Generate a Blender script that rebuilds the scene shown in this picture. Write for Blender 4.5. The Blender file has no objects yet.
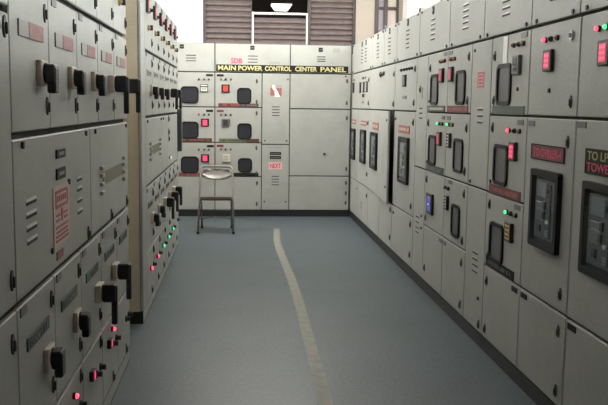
import bpy, bmesh, math, random
from mathutils import Matrix, Vector
random.seed(7)
PI = math.pi
SC = bpy.context.scene
COL = SC.collection

# ------------------------------------------------------------------ camera
cam_d = bpy.data.cameras.new('camera')
cam = bpy.data.objects.new('camera', cam_d); COL.objects.link(cam); SC.camera = cam
cam_d.sensor_fit = 'HORIZONTAL'; cam_d.sensor_width = 36.0
cam_d.lens = 820.0 / 608.0 * 36.0
cam_d.clip_start = 0.05; cam_d.clip_end = 200
RX = Vector((0.99692649, -0.07726008, 0.0129793))
DN = Vector((0.00371169, -0.1189081, -0.99289833))
FW = Vector((0.07825475, 0.98989481, -0.11825587))
m = Matrix.Identity(4)
for i in range(3):
    m[i][0] = RX[i]; m[i][1] = -DN[i]; m[i][2] = -FW[i]
m[0][3], m[1][3], m[2][3] = 0.0, 0.0, 1.5
cam.matrix_world = m

# ------------------------------------------------------------------ exposure, daylight
vs = SC.view_settings
vs.view_transform = 'Standard'; vs.look = 'None'; vs.exposure = -0.14; vs.gamma = 1.0
vs.use_curve_mapping = False
W = bpy.data.worlds.new('overcast_sky'); SC.world = W; W.use_nodes = True
bg = W.node_tree.nodes['Background']
bg.inputs[0].default_value = (0.975, 0.985, 0.965, 1); bg.inputs[1].default_value = 9.5

# clerestory openings: (wall x, y0, y1, z0, z1, facing)
LEFT_WALL, RIGHT_WALL, BACK_WALL = -1.65, 2.34, 11.95
CEIL = 3.9
CLER = [(LEFT_WALL, 6.4, 11.6, 2.36, 3.45, 1), (RIGHT_WALL, 5.9, 11.6, 2.40, 3.1, -1)]
ADDED_BATTEN = 160.0                                 # strength of the unseen tube lamps added on the right wall
FRONT = (-1.2, 0.1, 1.7, 2.35)                 # unseen window added behind the camera for frontal light: x0, x1, z0, z1
UNSEEN_TUBE = 108.0                                   # strength of the unseen ceiling lamp's diffuser
for (x, y0, y1, z0, z1, s) in CLER:          # portals only guide the sky's own light through the windows
    l = bpy.data.lights.new('window_portal', 'AREA'); l.shape = 'RECTANGLE'
    l.size = z1 - z0; l.size_y = y1 - y0
    l.cycles.is_portal = True
    o = bpy.data.objects.new('window_portal', l); COL.objects.link(o)
    o.location = (x - s * 0.22, (y0 + y1) / 2, (z0 + z1) / 2)
    o.rotation_euler = (0, -PI / 2 * s, 0)

l = bpy.data.lights.new('window_portal', 'AREA'); l.shape = 'RECTANGLE'; l.cycles.is_portal = True
l.size = FRONT[1] - FRONT[0]; l.size_y = FRONT[3] - FRONT[2]
o = bpy.data.objects.new('window_portal', l); COL.objects.link(o)
o.location = ((FRONT[0]+FRONT[1])/2, -12.22, (FRONT[2]+FRONT[3])/2); o.rotation_euler = (PI/2, 0, PI)

# ------------------------------------------------------------------ materials
def mat(name, col, rough=0.5, metal=0.0, emit=None, es=0.0, noise=0.0, nscale=40.0, col2=None, bump=0.0, spec=0.5):
    M = bpy.data.materials.new(name); M.use_nodes = True
    nt = M.node_tree; b = nt.nodes['Principled BSDF']
    b.inputs['Base Color'].default_value = (*col, 1)
    b.inputs['Roughness'].default_value = rough
    b.inputs['Metallic'].default_value = metal
    b.inputs['Specular IOR Level'].default_value = spec
    if emit:
        b.inputs['Emission Color'].default_value = (*emit, 1); b.inputs['Emission Strength'].default_value = es
    if noise > 0 or col2:
        tc = nt.nodes.new('ShaderNodeTexCoord')
        n1 = nt.nodes.new('ShaderNodeTexNoise'); n1.inputs['Scale'].default_value = nscale
        n1.inputs['Detail'].default_value = 6; n1.inputs['Roughness'].default_value = 0.7
        gm = nt.nodes.new('ShaderNodeNewGeometry')
        nt.links.new(gm.outputs['Position'], n1.inputs['Vector'])
        mx = nt.nodes.new('ShaderNodeMix'); mx.data_type = 'RGBA'
        c2 = col2 or tuple(c * (1 - noise) for c in col)
        mx.inputs['A'].default_value = (*col, 1); mx.inputs['B'].default_value = (*c2, 1)
        rp = nt.nodes.new('ShaderNodeMapRange')
        rp.inputs['From Min'].default_value = 0.42; rp.inputs['From Max'].default_value = 0.68
        nt.links.new(n1.outputs['Fac'], rp.inputs['Value'])
        nt.links.new(rp.outputs['Result'], mx.inputs['Factor'])
        nt.links.new(mx.outputs['Result'], b.inputs['Base Color'])
        if bump:
            bp = nt.nodes.new('ShaderNodeBump'); bp.inputs['Strength'].default_value = bump
            bp.inputs['Distance'].default_value = 0.002
            nt.links.new(n1.outputs['Fac'], bp.inputs['Height']); nt.links.new(bp.outputs['Normal'], b.inputs['Normal'])
    return M

def paint(name, col, grime):
    """powder-coat paint: two noise sizes, fine speckle and wide grime"""
    M = mat(name, col, 0.5, col2=grime, nscale=3.0)
    nt = M.node_tree; b = nt.nodes['Principled BSDF']
    base = b.inputs['Base Color'].links[0].from_socket
    gm = [n for n in nt.nodes if n.type == 'NEW_GEOMETRY'][0]
    n2 = nt.nodes.new('ShaderNodeTexNoise'); n2.inputs['Scale'].default_value = 160; n2.inputs['Detail'].default_value = 2
    nt.links.new(gm.outputs['Position'], n2.inputs['Vector'])
    rp = nt.nodes.new('ShaderNodeMapRange'); rp.inputs['From Min'].default_value = 0.3; rp.inputs['From Max'].default_value = 0.7
    rp.inputs['To Min'].default_value = 0.86; rp.inputs['To Max'].default_value = 1.08
    nt.links.new(n2.outputs['Fac'], rp.inputs['Value'])
    mx = nt.nodes.new('ShaderNodeMix'); mx.data_type = 'RGBA'; mx.blend_type = 'MULTIPLY'; mx.inputs['Factor'].default_value = 1
    nt.links.new(base, mx.inputs['A']); nt.links.new(rp.outputs['Result'], mx.inputs['B'])
    nt.links.new(mx.outputs['Result'], b.inputs['Base Color'])
    return M

def glass_mat(name, tint=(1, 1, 1), refl=1.0):
    M = bpy.data.materials.new(name); M.use_nodes = True
    nt = M.node_tree; nt.nodes.clear()
    out = nt.nodes.new('ShaderNodeOutputMaterial'); mx = nt.nodes.new('ShaderNodeMixShader')
    t = nt.nodes.new('ShaderNodeBsdfTransparent'); t.inputs[0].default_value = (*tint, 1)
    g = nt.nodes.new('ShaderNodeBsdfGlossy'); g.inputs['Roughness'].default_value = 0.05
    f = nt.nodes.new('ShaderNodeFresnel'); f.inputs['IOR'].default_value = 1.5
    ge = nt.nodes.new('ShaderNodeNewGeometry'); k = nt.nodes.new('ShaderNodeMath'); k.operation = 'SUBTRACT'; k.use_clamp = True; k.inputs[0].default_value = 1
    nt.links.new(ge.outputs['Backfacing'], k.inputs[1]); k2 = nt.nodes.new('ShaderNodeMath'); k2.operation = 'MULTIPLY'
    k3 = nt.nodes.new('ShaderNodeMath'); k3.operation = 'MULTIPLY'; k3.inputs[1].default_value = refl; nt.links.new(f.outputs[0], k3.inputs[0])
    nt.links.new(k.outputs[0], k2.inputs[0]); nt.links.new(k3.outputs[0], k2.inputs[1])   # reflect on the front face only
    nt.links.new(k2.outputs[0], mx.inputs[0])
    nt.links.new(t.outputs[0], mx.inputs[1]); nt.links.new(g.outputs[0], mx.inputs[2])
    nt.links.new(mx.outputs[0], out.inputs[0])
    return M

P = paint('cabinet_paint', (0.375, 0.38, 0.35), (0.33, 0.335, 0.305))
TAN = paint('tan_side_paint', (0.56, 0.485, 0.37), (0.50, 0.43, 0.32))
JOINT_SHADE = mat('dark_joint_and_shade', (0.025, 0.024, 0.02), 0.8)
PLINTH = mat('black_plinth', (0.012, 0.012, 0.013), 0.5, noise=0.3, nscale=8)
BLK = mat('black_plastic', (0.012, 0.012, 0.014), 0.42)
RUB = mat('rubber_gasket', (0.008, 0.008, 0.009), 0.55, spec=0.3)
LGL = mat('grey_window_glass', (0.10, 0.10, 0.105), 0.3, spec=0.3)
DGL = mat('dark_window_glass', (0.028, 0.030, 0.036), 0.3, spec=0.3)
GRY = mat('grey_plastic', (0.12, 0.12, 0.125), 0.4)
GRYL = mat('light_grey_label', (0.30, 0.30, 0.27), 0.6)
BEI = mat('beige_plastic', (0.55, 0.47, 0.37), 0.5)
STEEL = mat('steel', (0.42, 0.41, 0.40), 0.3, 0.9)
BRASS = mat('brass', (0.30, 0.20, 0.09), 0.4, 0.4)
LATCH = mat('latch_metal', (0.07, 0.068, 0.06), 0.45, 0.4)
REDP = mat('red_plate', (0.16, 0.035, 0.04), 0.5, noise=0.35, nscale=60)
FADE = mat('washed_out_red_label', (0.34, 0.17, 0.16), 0.6, noise=0.4, nscale=45)
REDF = mat('faded_red_plate', (0.36, 0.13, 0.11), 0.6, noise=0.35, nscale=60)
GRNP = mat('green_plate', (0.045, 0.075, 0.06), 0.5, noise=0.3, nscale=60)
OLV = mat('olive_plate', (0.16, 0.16, 0.09), 0.55, noise=0.3, nscale=60)
BRN = mat('brown_plate', (0.10, 0.045, 0.03), 0.5, noise=0.4, nscale=70)
BLKP = mat('black_plate', (0.010, 0.010, 0.009), 0.6, spec=0.25)
REDT = mat('red_lettering', (0.55, 0.06, 0.09), 0.6)
PINKT = mat('pink_red_lettering', (0.62, 0.06, 0.14), 0.6)
REDL = mat('crimson_lettering', (0.42, 0.06, 0.09), 0.6)
PNKB = mat('pink_sticker', (0.72, 0.45, 0.44), 0.6)
YELT = mat('yellow_lettering', (0.50, 0.47, 0.22), 0.6)
OLVT = mat('olive_lettering', (0.33, 0.33, 0.10), 0.6)
CRM = mat('cream_lettering', (0.55, 0.45, 0.35), 0.6)
SGN = mat('danger_sign_face', (0.55, 0.42, 0.38), 0.5, noise=0.2, nscale=50)
SGNR = mat('danger_sign_red', (0.36, 0.09, 0.07), 0.6)
WHT = mat('white_label', (0.80, 0.80, 0.76), 0.4)
DISP_R = mat('lit_red_display', (0.3, 0.01, 0.04), 0.3, emit=(1.0, 0.045, 0.15), es=0.6)
DISP_P = mat('lit_pink_display', (0.3, 0.01, 0.05), 0.3, emit=(1.0, 0.035, 0.20), es=0.8)
DISP_O = mat('lit_orange_red_display', (0.3, 0.02, 0.02), 0.3, emit=(1.0, 0.10, 0.06), es=0.8)
DISP_D = mat('dim_red_display', (0.3, 0.02, 0.05), 0.3, emit=(0.8, 0.02, 0.07), es=0.35)
DISP_A = mat('amber_display', (0.35, 0.27, 0.10), 0.3, emit=(0.7, 0.45, 0.12), es=0.16)
DISP_B = mat('blue_display', (0.06, 0.08, 0.35), 0.2, emit=(0.15, 0.2, 0.9), es=0.22)
DISP_OFF = mat('unlit_display', (0.035, 0.035, 0.035), 0.25)
DIALW = mat('white_dial', (0.6, 0.6, 0.52), 0.4)
DIGIT = mat('lit_digits', (0.5, 0.1, 0.1), 0.4, emit=(1.0, 0.16, 0.28), es=0.9)
DIGITD = mat('dark_digits', (0.05, 0.05, 0.05), 0.4)
L_RED = mat('red_lamp_lit', (0.5, 0.02, 0.02), 0.3, emit=(1.0, 0.06, 0.12), es=3.0)
L_REDD = mat('red_lens_unlit', (0.35, 0.05, 0.06), 0.3)
L_GRN = mat('green_lamp_lit', (0.02, 0.3, 0.08), 0.3, emit=(0.06, 0.9, 0.28), es=2.2)
L_GRND = mat('green_lens_unlit', (0.03, 0.06, 0.04), 0.3)
L_AMB = mat('amber_lens', (0.42, 0.19, 0.07), 0.35)
L_BLK = mat('black_lens', (0.02, 0.02, 0.02), 0.3)
L_WHT = mat('white_lamp_and_glint', (0.8, 0.8, 0.8), 0.3, emit=(1, 1, 1), es=2.0)
LOUV = paint('louvre_paint', (0.40, 0.40, 0.36), (0.34, 0.34, 0.30))
WALLM = mat('white_wall_paint', (0.86, 0.83, 0.79), 0.8, noise=0.05, nscale=2)
CREAM = mat('cream_wall_paint', (0.40, 0.345, 0.29), 0.8, noise=0.05, nscale=2)
CEILM = mat('ceiling_paint', (0.55, 0.53, 0.50), 0.9, noise=0.08, nscale=2)
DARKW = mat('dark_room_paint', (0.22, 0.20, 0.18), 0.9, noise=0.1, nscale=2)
SLATM = mat('mauve_brown_slat', (0.175, 0.138, 0.132), 0.5, noise=0.25, nscale=9)
FRAMEM = mat('dark_window_frame', (0.06, 0.045, 0.045), 0.5)
ALUM = mat('pale_frame_and_leak', (0.82, 0.78, 0.72), 0.4)
PANE = glass_mat('window_glass')
PANED = glass_mat('smoked_glass', (0.75, 0.72, 0.72), 0.25)
BGLASS = glass_mat('breaker_window_glass', (0.95, 0.97, 0.98), 0.7)

def floor_mat():
    M = mat('blue_grey_floor', (0.076, 0.097, 0.110), 0.42, col2=(0.063, 0.080, 0.090), nscale=1.6, spec=0.4)
    nt = M.node_tree; b = nt.nodes['Principled BSDF']
    base = b.inputs['Base Color'].links[0].from_socket
    gm = [n for n in nt.nodes if n.type == 'NEW_GEOMETRY'][0]
    n2 = nt.nodes.new('ShaderNodeTexNoise'); n2.inputs['Scale'].default_value = 45; n2.inputs['Detail'].default_value = 5
    nt.links.new(gm.outputs['Position'], n2.inputs['Vector'])
    rp = nt.nodes.new('ShaderNodeMapRange'); rp.inputs['From Min'].default_value = 0.3; rp.inputs['From Max'].default_value = 0.7
    rp.inputs['To Min'].default_value = 0.75; rp.inputs['To Max'].default_value = 1.2
    nt.links.new(n2.outputs['Fac'], rp.inputs['Value'])
    mx = nt.nodes.new('ShaderNodeMix'); mx.data_type = 'RGBA'; mx.blend_type = 'MULTIPLY'; mx.inputs['Factor'].default_value = 1
    nt.links.new(base, mx.inputs['A']); nt.links.new(rp.outputs['Result'], mx.inputs['B'])
    nt.links.new(mx.outputs['Result'], b.inputs['Base Color'])
    return M
FLOORM = floor_mat()
LINEM = mat('worn_line_paint', (0.23, 0.22, 0.18), 0.6, col2=(0.14, 0.15, 0.14), nscale=14)

# ------------------------------------------------------------------ mesh helpers
class MB:
    """collects shapes into one mesh; local axes: x right, y into the wall, z up"""
    def __init__(s): s.bm = bmesh.new(); s.mats = []; s.done = s.bm.faces.layers.int.new('done')
    def mi(s, M):
        if M not in s.mats: s.mats.append(M)
        return s.mats.index(M)
    def _add(s, fn, M):
        fn(); k = s.mi(M); lay = s.bm.faces.layers.int['done']
        for f in s.bm.faces:
            if not f[lay]: f.material_index = k; f[lay] = 1
    def box(s, x0, x1, y0, y1, z0, z1, M, bev=0.0):
        def fn():
            v = [s.bm.verts.new(c) for c in ((x0,y0,z0),(x1,y0,z0),(x1,y1,z0),(x0,y1,z0),(x0,y0,z1),(x1,y0,z1),(x1,y1,z1),(x0,y1,z1))]
            F = [s.bm.faces.new([v[i] for i in q]) for q in ((0,1,5,4),(1,2,6,5),(2,3,7,6),(3,0,4,7),(4,5,6,7),(3,2,1,0))]
            if bev:
                es = list({e for f in F for e in f.edges})
                bmesh.ops.bevel(s.bm, geom=es, offset=bev, segments=1, affect='EDGES', profile=0.5)
        s._add(fn, M); return s
    def prism(s, pts, y0, y1, M, cap=True):
        """outline pts (x,z) pushed from y0 (front) to y1"""
        def fn():
            a = [s.bm.verts.new((x, y0, z)) for x, z in pts]; b = [s.bm.verts.new((x, y1, z)) for x, z in pts]
            n = len(pts)
            for i in range(n):
                j = (i + 1) % n; s.bm.faces.new((a[i], b[i], b[j], a[j]))
            if cap: s.bm.faces.new(a); s.bm.faces.new(b[::-1])
        s._add(fn, M); return s
    def ring(s, po, pi, y0, y1, M):
        def fn():
            n = len(po)
            A = [[s.bm.verts.new((x, y, z)) for x, z in p] for p, y in ((po, y1), (po, y0), (pi, y0), (pi, y1))]
            for a, b in ((0, 1), (1, 2), (2, 3)):
                for i in range(n):
                    j = (i + 1) % n; s.bm.faces.new((A[a][i], A[b][i], A[b][j], A[a][j]))
        s._add(fn, M); return s
    def cyl(s, r, y0, y1, M, n=12, cx=0, cz=0, r1=None):
        def fn():
            ra, rb = r, (r if r1 is None else r1)
            a = [s.bm.verts.new((cx + rb*math.cos(2*PI*i/n), y0, cz + rb*math.sin(2*PI*i/n))) for i in range(n)]
            b = [s.bm.verts.new((cx + ra*math.cos(2*PI*i/n), y1, cz + ra*math.sin(2*PI*i/n))) for i in range(n)]
            for i in range(n):
                j = (i + 1) % n; s.bm.faces.new((a[i], b[i], b[j], a[j]))
            s.bm.faces.new(a); s.bm.faces.new(b[::-1])
        s._add(fn, M); return s
    def tube(s, pts, r, M, n=8):
        def fn():
            P_ = [Vector(p) for p in pts]; rings = []
            up = Vector((0.13, 0.2, 0.97)).normalized()
            for i, p in enumerate(P_):
                t = (P_[min(i+1, len(P_)-1)] - P_[max(i-1, 0)]).normalized()
                a = t.cross(up)
                if a.length < 1e-3: a = t.cross(Vector((1, 0, 0)))
                a.normalize(); b = t.cross(a)
                rings.append([s.bm.verts.new(p + a*r*math.cos(2*PI*k/n) + b*r*math.sin(2*PI*k/n)) for k in range(n)])
            for q, w in zip(rings, rings[1:]):
                for k in range(n):
                    j = (k + 1) % n; s.bm.faces.new((q[k], q[j], w[j], w[k]))
            s.bm.faces.new(rings[0][::-1]); s.bm.faces.new(rings[-1])
        s._add(fn, M); return s
    def text(s, txt, w, h, y, M, cx=0.0, cz=0.0, bold=0.012, thick=0.0015):
        cu = bpy.data.curves.new('lettering', 'FONT'); cu.body = txt; cu.size = 1.0; cu.offset = bold
        cu.extrude = 0.01; cu.resolution_u = 3
        ob = bpy.data.objects.new('lettering', cu); COL.objects.link(ob)
        me = bpy.data.meshes.new_from_object(ob.evaluated_get(bpy.context.evaluated_depsgraph_get()))
        bpy.data.objects.remove(ob); bpy.data.curves.remove(cu)
        xs = [v.co.x for v in me.vertices]; ys = [v.co.y for v in me.vertices]
        x0, x1, y0, y1 = min(xs), max(xs), min(ys), max(ys)
        for v in me.vertices:
            x = (v.co.x - (x0+x1)/2) / (x1-x0) * w + cx; z = (v.co.y - (y0+y1)/2) / (y1-y0) * h + cz
            v.co = (x, y - (thick if v.co.z > 0 else 0), z)
        def fn(): s.bm.from_mesh(me)
        s._add(fn, M); bpy.data.meshes.remove(me); return s
    def mesh(s, name, recalc=True, smooth=False):
        if recalc: bmesh.ops.recalc_face_normals(s.bm, faces=s.bm.faces[:])
        me = bpy.data.meshes.new(name); s.bm.faces.layers.int.remove(s.bm.faces.layers.int['done']); s.bm.to_mesh(me); s.bm.free()
        for M in s.mats: me.materials.append(M)
        if smooth:
            for p in me.polygons: p.use_smooth = True
        return me

def rrect(w, h, r, n=4):
    pts = []
    for cx, cz, a0 in ((w/2-r, h/2-r, 0), (-w/2+r, h/2-r, PI/2), (-w/2+r, -h/2+r, PI), (w/2-r, -h/2+r, 1.5*PI)):
        for k in range(n + 1):
            a = a0 + k * PI / 2 / n; pts.append((cx + r*math.cos(a), cz + r*math.sin(a)))
    return pts

def link(name, me, parent=None, loc=(0, 0, 0), rz=0.0, label=None):
    o = bpy.data.objects.new(name, me); COL.objects.link(o)
    if parent: o.parent = parent
    o.location = loc; o.rotation_euler = (0, 0, rz)
    if label: o['label'] = label
    return o

def thing(name, label, cat, loc, rz=0, group=None):
    o = bpy.data.objects.new(name, None); COL.objects.link(o); o.empty_display_size = 0.1
    o.location = loc; o.rotation_euler = (0, 0, rz); o['label'] = label; o['category'] = cat
    if group: o['group'] = group
    return o

def struct(name, me, parent=None):
    o = link(name, me, parent)
    if parent is None: o['kind'] = 'structure'
    return o

CACHE = {}
def cached(key, fn):
    if key not in CACHE: CACHE[key] = fn()
    return CACHE[key]

# ------------------------------------------------------------------ setting
def wall_with_holes(x0, x1, holes, M, y0=-12.0, y1=12.15):
    b = MB(); y = y0
    for hy0, hy1, hz0, hz1 in sorted(holes):
        b.box(x0, x1, y, hy0, 0, CEIL, M); b.box(x0, x1, hy0, hy1, 0, hz0, M); b.box(x0, x1, hy0, hy1, hz1, CEIL, M); y = hy1
    b.box(x0, x1, y, y1, 0, CEIL, M)
    return b
struct('floor', MB().box(-1.9, 2.6, -12.2, 12.15, -0.15, 0, FLOORM).mesh('floor'))
struct('ceiling', MB().box(-1.85, 2.54, -12.2, 12.15, CEIL, CEIL + 0.15, CEILM).mesh('ceiling'))
struct('wall_left', wall_with_holes(LEFT_WALL-0.2, LEFT_WALL, [q[1:5] for q in CLER if q[5] > 0], WALLM).mesh('wall_left'))
struct('wall_right', wall_with_holes(RIGHT_WALL, RIGHT_WALL+0.2, [q[1:5] for q in CLER if q[5] < 0], WALLM).mesh('wall_right'))
fx0, fx1, fz0, fz1 = FRONT
b = MB().box(LEFT_WALL, fx0, -12.2, -12.0, 0, CEIL, CREAM).box(fx1, RIGHT_WALL, -12.2, -12.0, 0, CEIL, CREAM)
b.box(fx0, fx1, -12.2, -12.0, 0, fz0, CREAM).box(fx0, fx1, -12.2, -12.0, fz1, CEIL, CREAM)
struct('wall_front', b.mesh('wall_front'))
b = MB()
for k in range(4):
    x = fx0 + .025 + (fx1-fx0-.05)*k/3; b.box(x-.025, x+.025, -12.13, -12.08, fz0, fz1, ALUM)
b.box(fx0, fx1, -12.13, -12.08, fz0, fz0+.05, ALUM).box(fx0, fx1, -12.13, -12.08, fz1-.05, fz1, ALUM)
w = struct('window_6', b.mesh('window_frame'))  # unseen window added to light the far end from the front
link('pane', MB().box(fx0+.02, fx1-.02, -12.107, -12.103, fz0+.02, fz1-.02, PANE).mesh('pane'), w)
# back wall with the slatted window opening and a narrow window on its right
WX0, WX1, WZ0, WZ1 = -0.53, 1.66, 2.24, 3.55
NX0, NX1 = 1.93, 2.28
b = MB()
b.box(LEFT_WALL, RIGHT_WALL, BACK_WALL, BACK_WALL+0.2, 0, WZ0, CREAM)
b.box(LEFT_WALL, RIGHT_WALL, BACK_WALL, BACK_WALL+0.2, WZ1, CEIL, CREAM)
b.box(LEFT_WALL, WX0, BACK_WALL, BACK_WALL+0.2, WZ0, WZ1, WALLM)
b.box(WX1, NX0, BACK_WALL, BACK_WALL+0.2, WZ0, WZ1, CREAM)
b.box(NX1, RIGHT_WALL, BACK_WALL, BACK_WALL+0.2, WZ0, WZ1, CREAM)
struct('wall_back', b.mesh('wall_back'))
# dark hall added beyond the slatted window to shut out the sky
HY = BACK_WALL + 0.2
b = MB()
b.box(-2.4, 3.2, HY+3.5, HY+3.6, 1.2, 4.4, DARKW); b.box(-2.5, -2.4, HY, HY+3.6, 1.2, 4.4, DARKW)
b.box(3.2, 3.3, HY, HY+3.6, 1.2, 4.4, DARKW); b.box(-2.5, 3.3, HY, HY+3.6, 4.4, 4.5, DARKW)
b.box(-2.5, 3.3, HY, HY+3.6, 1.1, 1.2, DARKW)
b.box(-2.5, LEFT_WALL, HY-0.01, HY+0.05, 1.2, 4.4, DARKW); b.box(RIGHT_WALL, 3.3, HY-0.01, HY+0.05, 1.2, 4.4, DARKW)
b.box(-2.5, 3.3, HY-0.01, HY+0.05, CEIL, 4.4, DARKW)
struct('wall_added_hall', b.mesh('wall_added_hall'))
# clerestory windows
for n, (x, y0, y1, z0, z1, s) in enumerate(CLER):
    b = MB(); xa, xb = sorted((x - s*0.06, x - s*0.11))
    b.box(xa, xb, y0, y1, z0, z0+0.05, ALUM); b.box(xa, xb, y0, y1, z1-0.05, z1, ALUM)
    k = int((y1-y0)/1.1) + 1
    for i in range(k + 1):
        yy = y0 + 0.025 + (y1-y0-0.05)*i/k
        b.box(xa, xb, yy-0.02, yy+0.02, z0, z1, ALUM)
    w = struct('window_%d' % (n+3), b.mesh('window_frame'))
    g = MB().box((xa+xb)/2-0.002, (xa+xb)/2+0.002, y0+0.02, y1-0.02, z0+0.03, z1-0.03, PANE).mesh('pane')
    link('pane', g, w)

# slatted window: three bays of corrugated slats, the middle one let down under a dark pane
wy = BACK_WALL + 0.02
b = MB()
b.box(WX0, WX0+0.04, wy, wy+0.1, WZ0, WZ1, FRAMEM); b.box(WX1-0.04, WX1, wy, wy+0.1, WZ0, WZ1, FRAMEM)
b.box(0.965, 1.01, wy, wy+0.1, WZ0, WZ1, FRAMEM); b.box(0.15, 0.165, wy, wy+0.1, WZ0, WZ1, FRAMEM)
b.box(WX0, WX1, wy, wy+0.1, WZ1-0.04, WZ1, FRAMEM); b.box(WX0, WX1, wy, wy+0.1, WZ0, WZ0+0.03, FRAMEM)
win1 = struct('window_1', b.mesh('window_frame'))
MIDTOP = 2.79
link('pale_strip', MB().box(0.166, 0.19, wy-0.012, wy+0.06, WZ0+0.03, MIDTOP+0.02, ALUM).mesh('pale_strip'), win1, label='pale strip standing for light leaking beside the middle slats')  # light leaking through the gap, built as a pale strip
link('pale_strip', MB().box(0.19, 0.965, wy-0.012, wy+0.06, MIDTOP-0.012, MIDTOP+0.016, ALUM).mesh('pale_strip'), win1, label='pale bar along the top of the lowered middle slats')
link('pale_strip', MB().box(0.945, 0.965, wy-0.012, wy+0.06, WZ0+0.03, MIDTOP-0.012, ALUM).mesh('pale_strip'), win1)
link('pane', MB().box(0.165, 0.965, wy+0.05, wy+0.055, MIDTOP, WZ1-0.04, PANED).mesh('pane'), win1, label='dark upper pane with a lamp added behind as its reflection')
def slat_mesh(w):
    # a shallow pressed profile leaning outwards, 78 mm tall
    prof = [(0.050, 0.076), (0.042, 0.070), (0.006, 0.030), (0.0, 0.016), (0.004, 0.004), (0.022, -0.004), (0.028, 0.0), (0.012, 0.012), (0.014, 0.024), (0.052, 0.066)]
    def fn(bm=None): pass
    mb = MB()
    def add():
        a = [mb.bm.verts.new((-w/2, y, z)) for y, z in prof]; c = [mb.bm.verts.new((w/2, y, z)) for y, z in prof]
        n = len(prof)
        for i in range(n):
            j = (i+1) % n; mb.bm.faces.new((a[i], c[i], c[j], a[j]))
        mb.bm.faces.new(a[::-1]); mb.bm.faces.new(c)
    mb._add(add, SLATM)
    return mb.mesh('slat')
for (x0, x1, zt) in ((WX0+0.04, 0.15, WZ1-0.05), (0.19, 0.945, MIDTOP-0.02), (1.01, WX1-0.04, WZ1-0.05)):
    me = slat_mesh(x1 - x0 - 0.004); z = WZ0 + 0.035
    while z + 0.07 < zt:
        o = link('slat', me, win1, ((x0+x1)/2, wy+0.012 + random.uniform(-.002, .002), z)); z += 0.0775
# narrow window on the right of the back wall
b = MB()
for x0, x1 in ((NX0, NX0+0.06), (2.07, 2.12), (NX1-0.03, NX1)):
    b.box(x0, x1, wy-0.03, wy+0.08, WZ0, WZ1, FRAMEM)
b.box(NX0, NX1, wy-0.01, wy+0.08, 2.88, 2.92, FRAMEM); b.box(NX0, NX1, wy-0.01, wy+0.08, WZ0, WZ0+0.04, FRAMEM)
b.box(NX0, NX1, wy-0.01, wy+0.08, WZ1-0.04, WZ1, FRAMEM)
win2 = struct('window_2', b.mesh('window_frame'))
link('pane', MB().box(NX0+0.05, 2.08, wy+0.03, wy+0.036, WZ0+0.03, WZ1-0.03, mat('lavender_pane', (0.42, 0.38, 0.42), 0.3)).mesh('pane'), win2, label='greyish lavender pane')
link('pane', MB().box(2.11, NX1-0.02, wy+0.03, wy+0.036, WZ0+0.03, WZ1-0.03, mat('cream_pane', (0.72, 0.62, 0.55), 0.4)).mesh('pane'), win2, label='cream pane')

# lamp added behind the pane to stand for a reflection in it
lt = thing('reflection_lamp', 'white trapezoid lamp added behind the dark pane as its reflection above the middle slats', 'lamp', (0.645, 13.2, 3.06))
b = MB()
def frust(mb, x, y, x2, y2, z0, z1, M):
    def fn():
        a = [mb.bm.verts.new(c) for c in ((-x, -y, z0), (x, -y, z0), (x, y, z0), (-x, y, z0))]
        c = [mb.bm.verts.new(q) for q in ((-x2, -y2, z1), (x2, -y2, z1), (x2, y2, z1), (-x2, y2, z1))]
        for i in range(4):
            j = (i+1) % 4; mb.bm.faces.new((a[i], a[j], c[j], c[i]))
        mb.bm.faces.new(a[::-1]); mb.bm.faces.new(c)
    mb._add(fn, M)
frust(b, 0.10, 0.10, 0.16, 0.14, -0.085, 0.0, mat('reflection_lamp_glow', (0.9, 0.9, 0.9), 0.4, emit=(1, 0.97, 0.9), es=6))
link('diffuser', b.mesh('diffuser'), lt)
link('housing', MB().box(-0.17, 0.17, -0.15, 0.15, 0.0, 0.03, GRY).mesh('housing'), lt)
link('rod', MB().box(-0.012, 0.012, -0.012, 0.012, 0.03, 4.4-3.06, GRY).mesh('rod'), lt)

# unseen ceiling lamp over the aisle, placed to light the far cabinets
def unseen_luminaire():
    b = MB(); frust(b, .09, .60, .14, .62, -.07, 0, mat('unseen_lamp_diffuser', (.9, .9, .9), .4, emit=(1, .98, .93), es=UNSEEN_TUBE)); return b.mesh('diffuser')
lum = unseen_luminaire(); lumh = MB().box(-.15, .15, -.64, .64, 0, .04, GRY).mesh('housing'); lumr = MB().box(-.01, .01, -.01, .01, .04, CEIL-3.6, GRY).mesh('rod')
for x, y, z, r, k, lab in ((0.35, 9.4, 3.62, PI/2, 1.0, 'unseen long ceiling lamp placed to light the far half of the aisle'),):
    t = thing('unseen_ceiling_lamp', lab, 'lamp', (x, y, z), r)
    o = link('diffuser', lum, t); o.scale.y = k; o = link('housing', lumh, t); o.scale.y = k
    for d in (-.4, .4):
        o = link('rod', lumr, t, (0, d*k, 0)); o.scale.z = (CEIL-z-.04)/(CEIL-3.64)
        o.location.z = .04*(1-o.scale.z)

# unseen tube lamps added on the right wall to light the left cabinet
tb = MB().tube([(-.58, -.06, -.012), (.58, -.06, -.012)], .019, mat('added_tube_glow', (.9, .9, .9), .4, emit=(.97, 1, .99), es=ADDED_BATTEN)); tb.tube([(-.58, -.06, .04), (.58, -.06, .04)], .019, tb.mats[0]); tb = tb.mesh('tube')
th = MB().box(-.62, .62, -.03, 0, -.045, .07, GRY).box(-.62, -.58, -.085, -.03, -.035, .06, GRY).box(.58, .62, -.085, -.03, -.035, .06, GRY).mesh('housing')
for y, lab in ((3.2, 'unseen twin tube lamp added on the right wall, first above the cabinet tops'), (4.5, 'unseen twin tube lamp added on the right wall, second above the cabinet tops'), (5.8, 'unseen twin tube lamp added on the right wall, third above the cabinet tops')):
    t = thing('added_tube_lamp', lab, 'lamp', (RIGHT_WALL, y, 2.495), -PI/2)
    link('tube', tb, t); link('housing', th, t)

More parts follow.
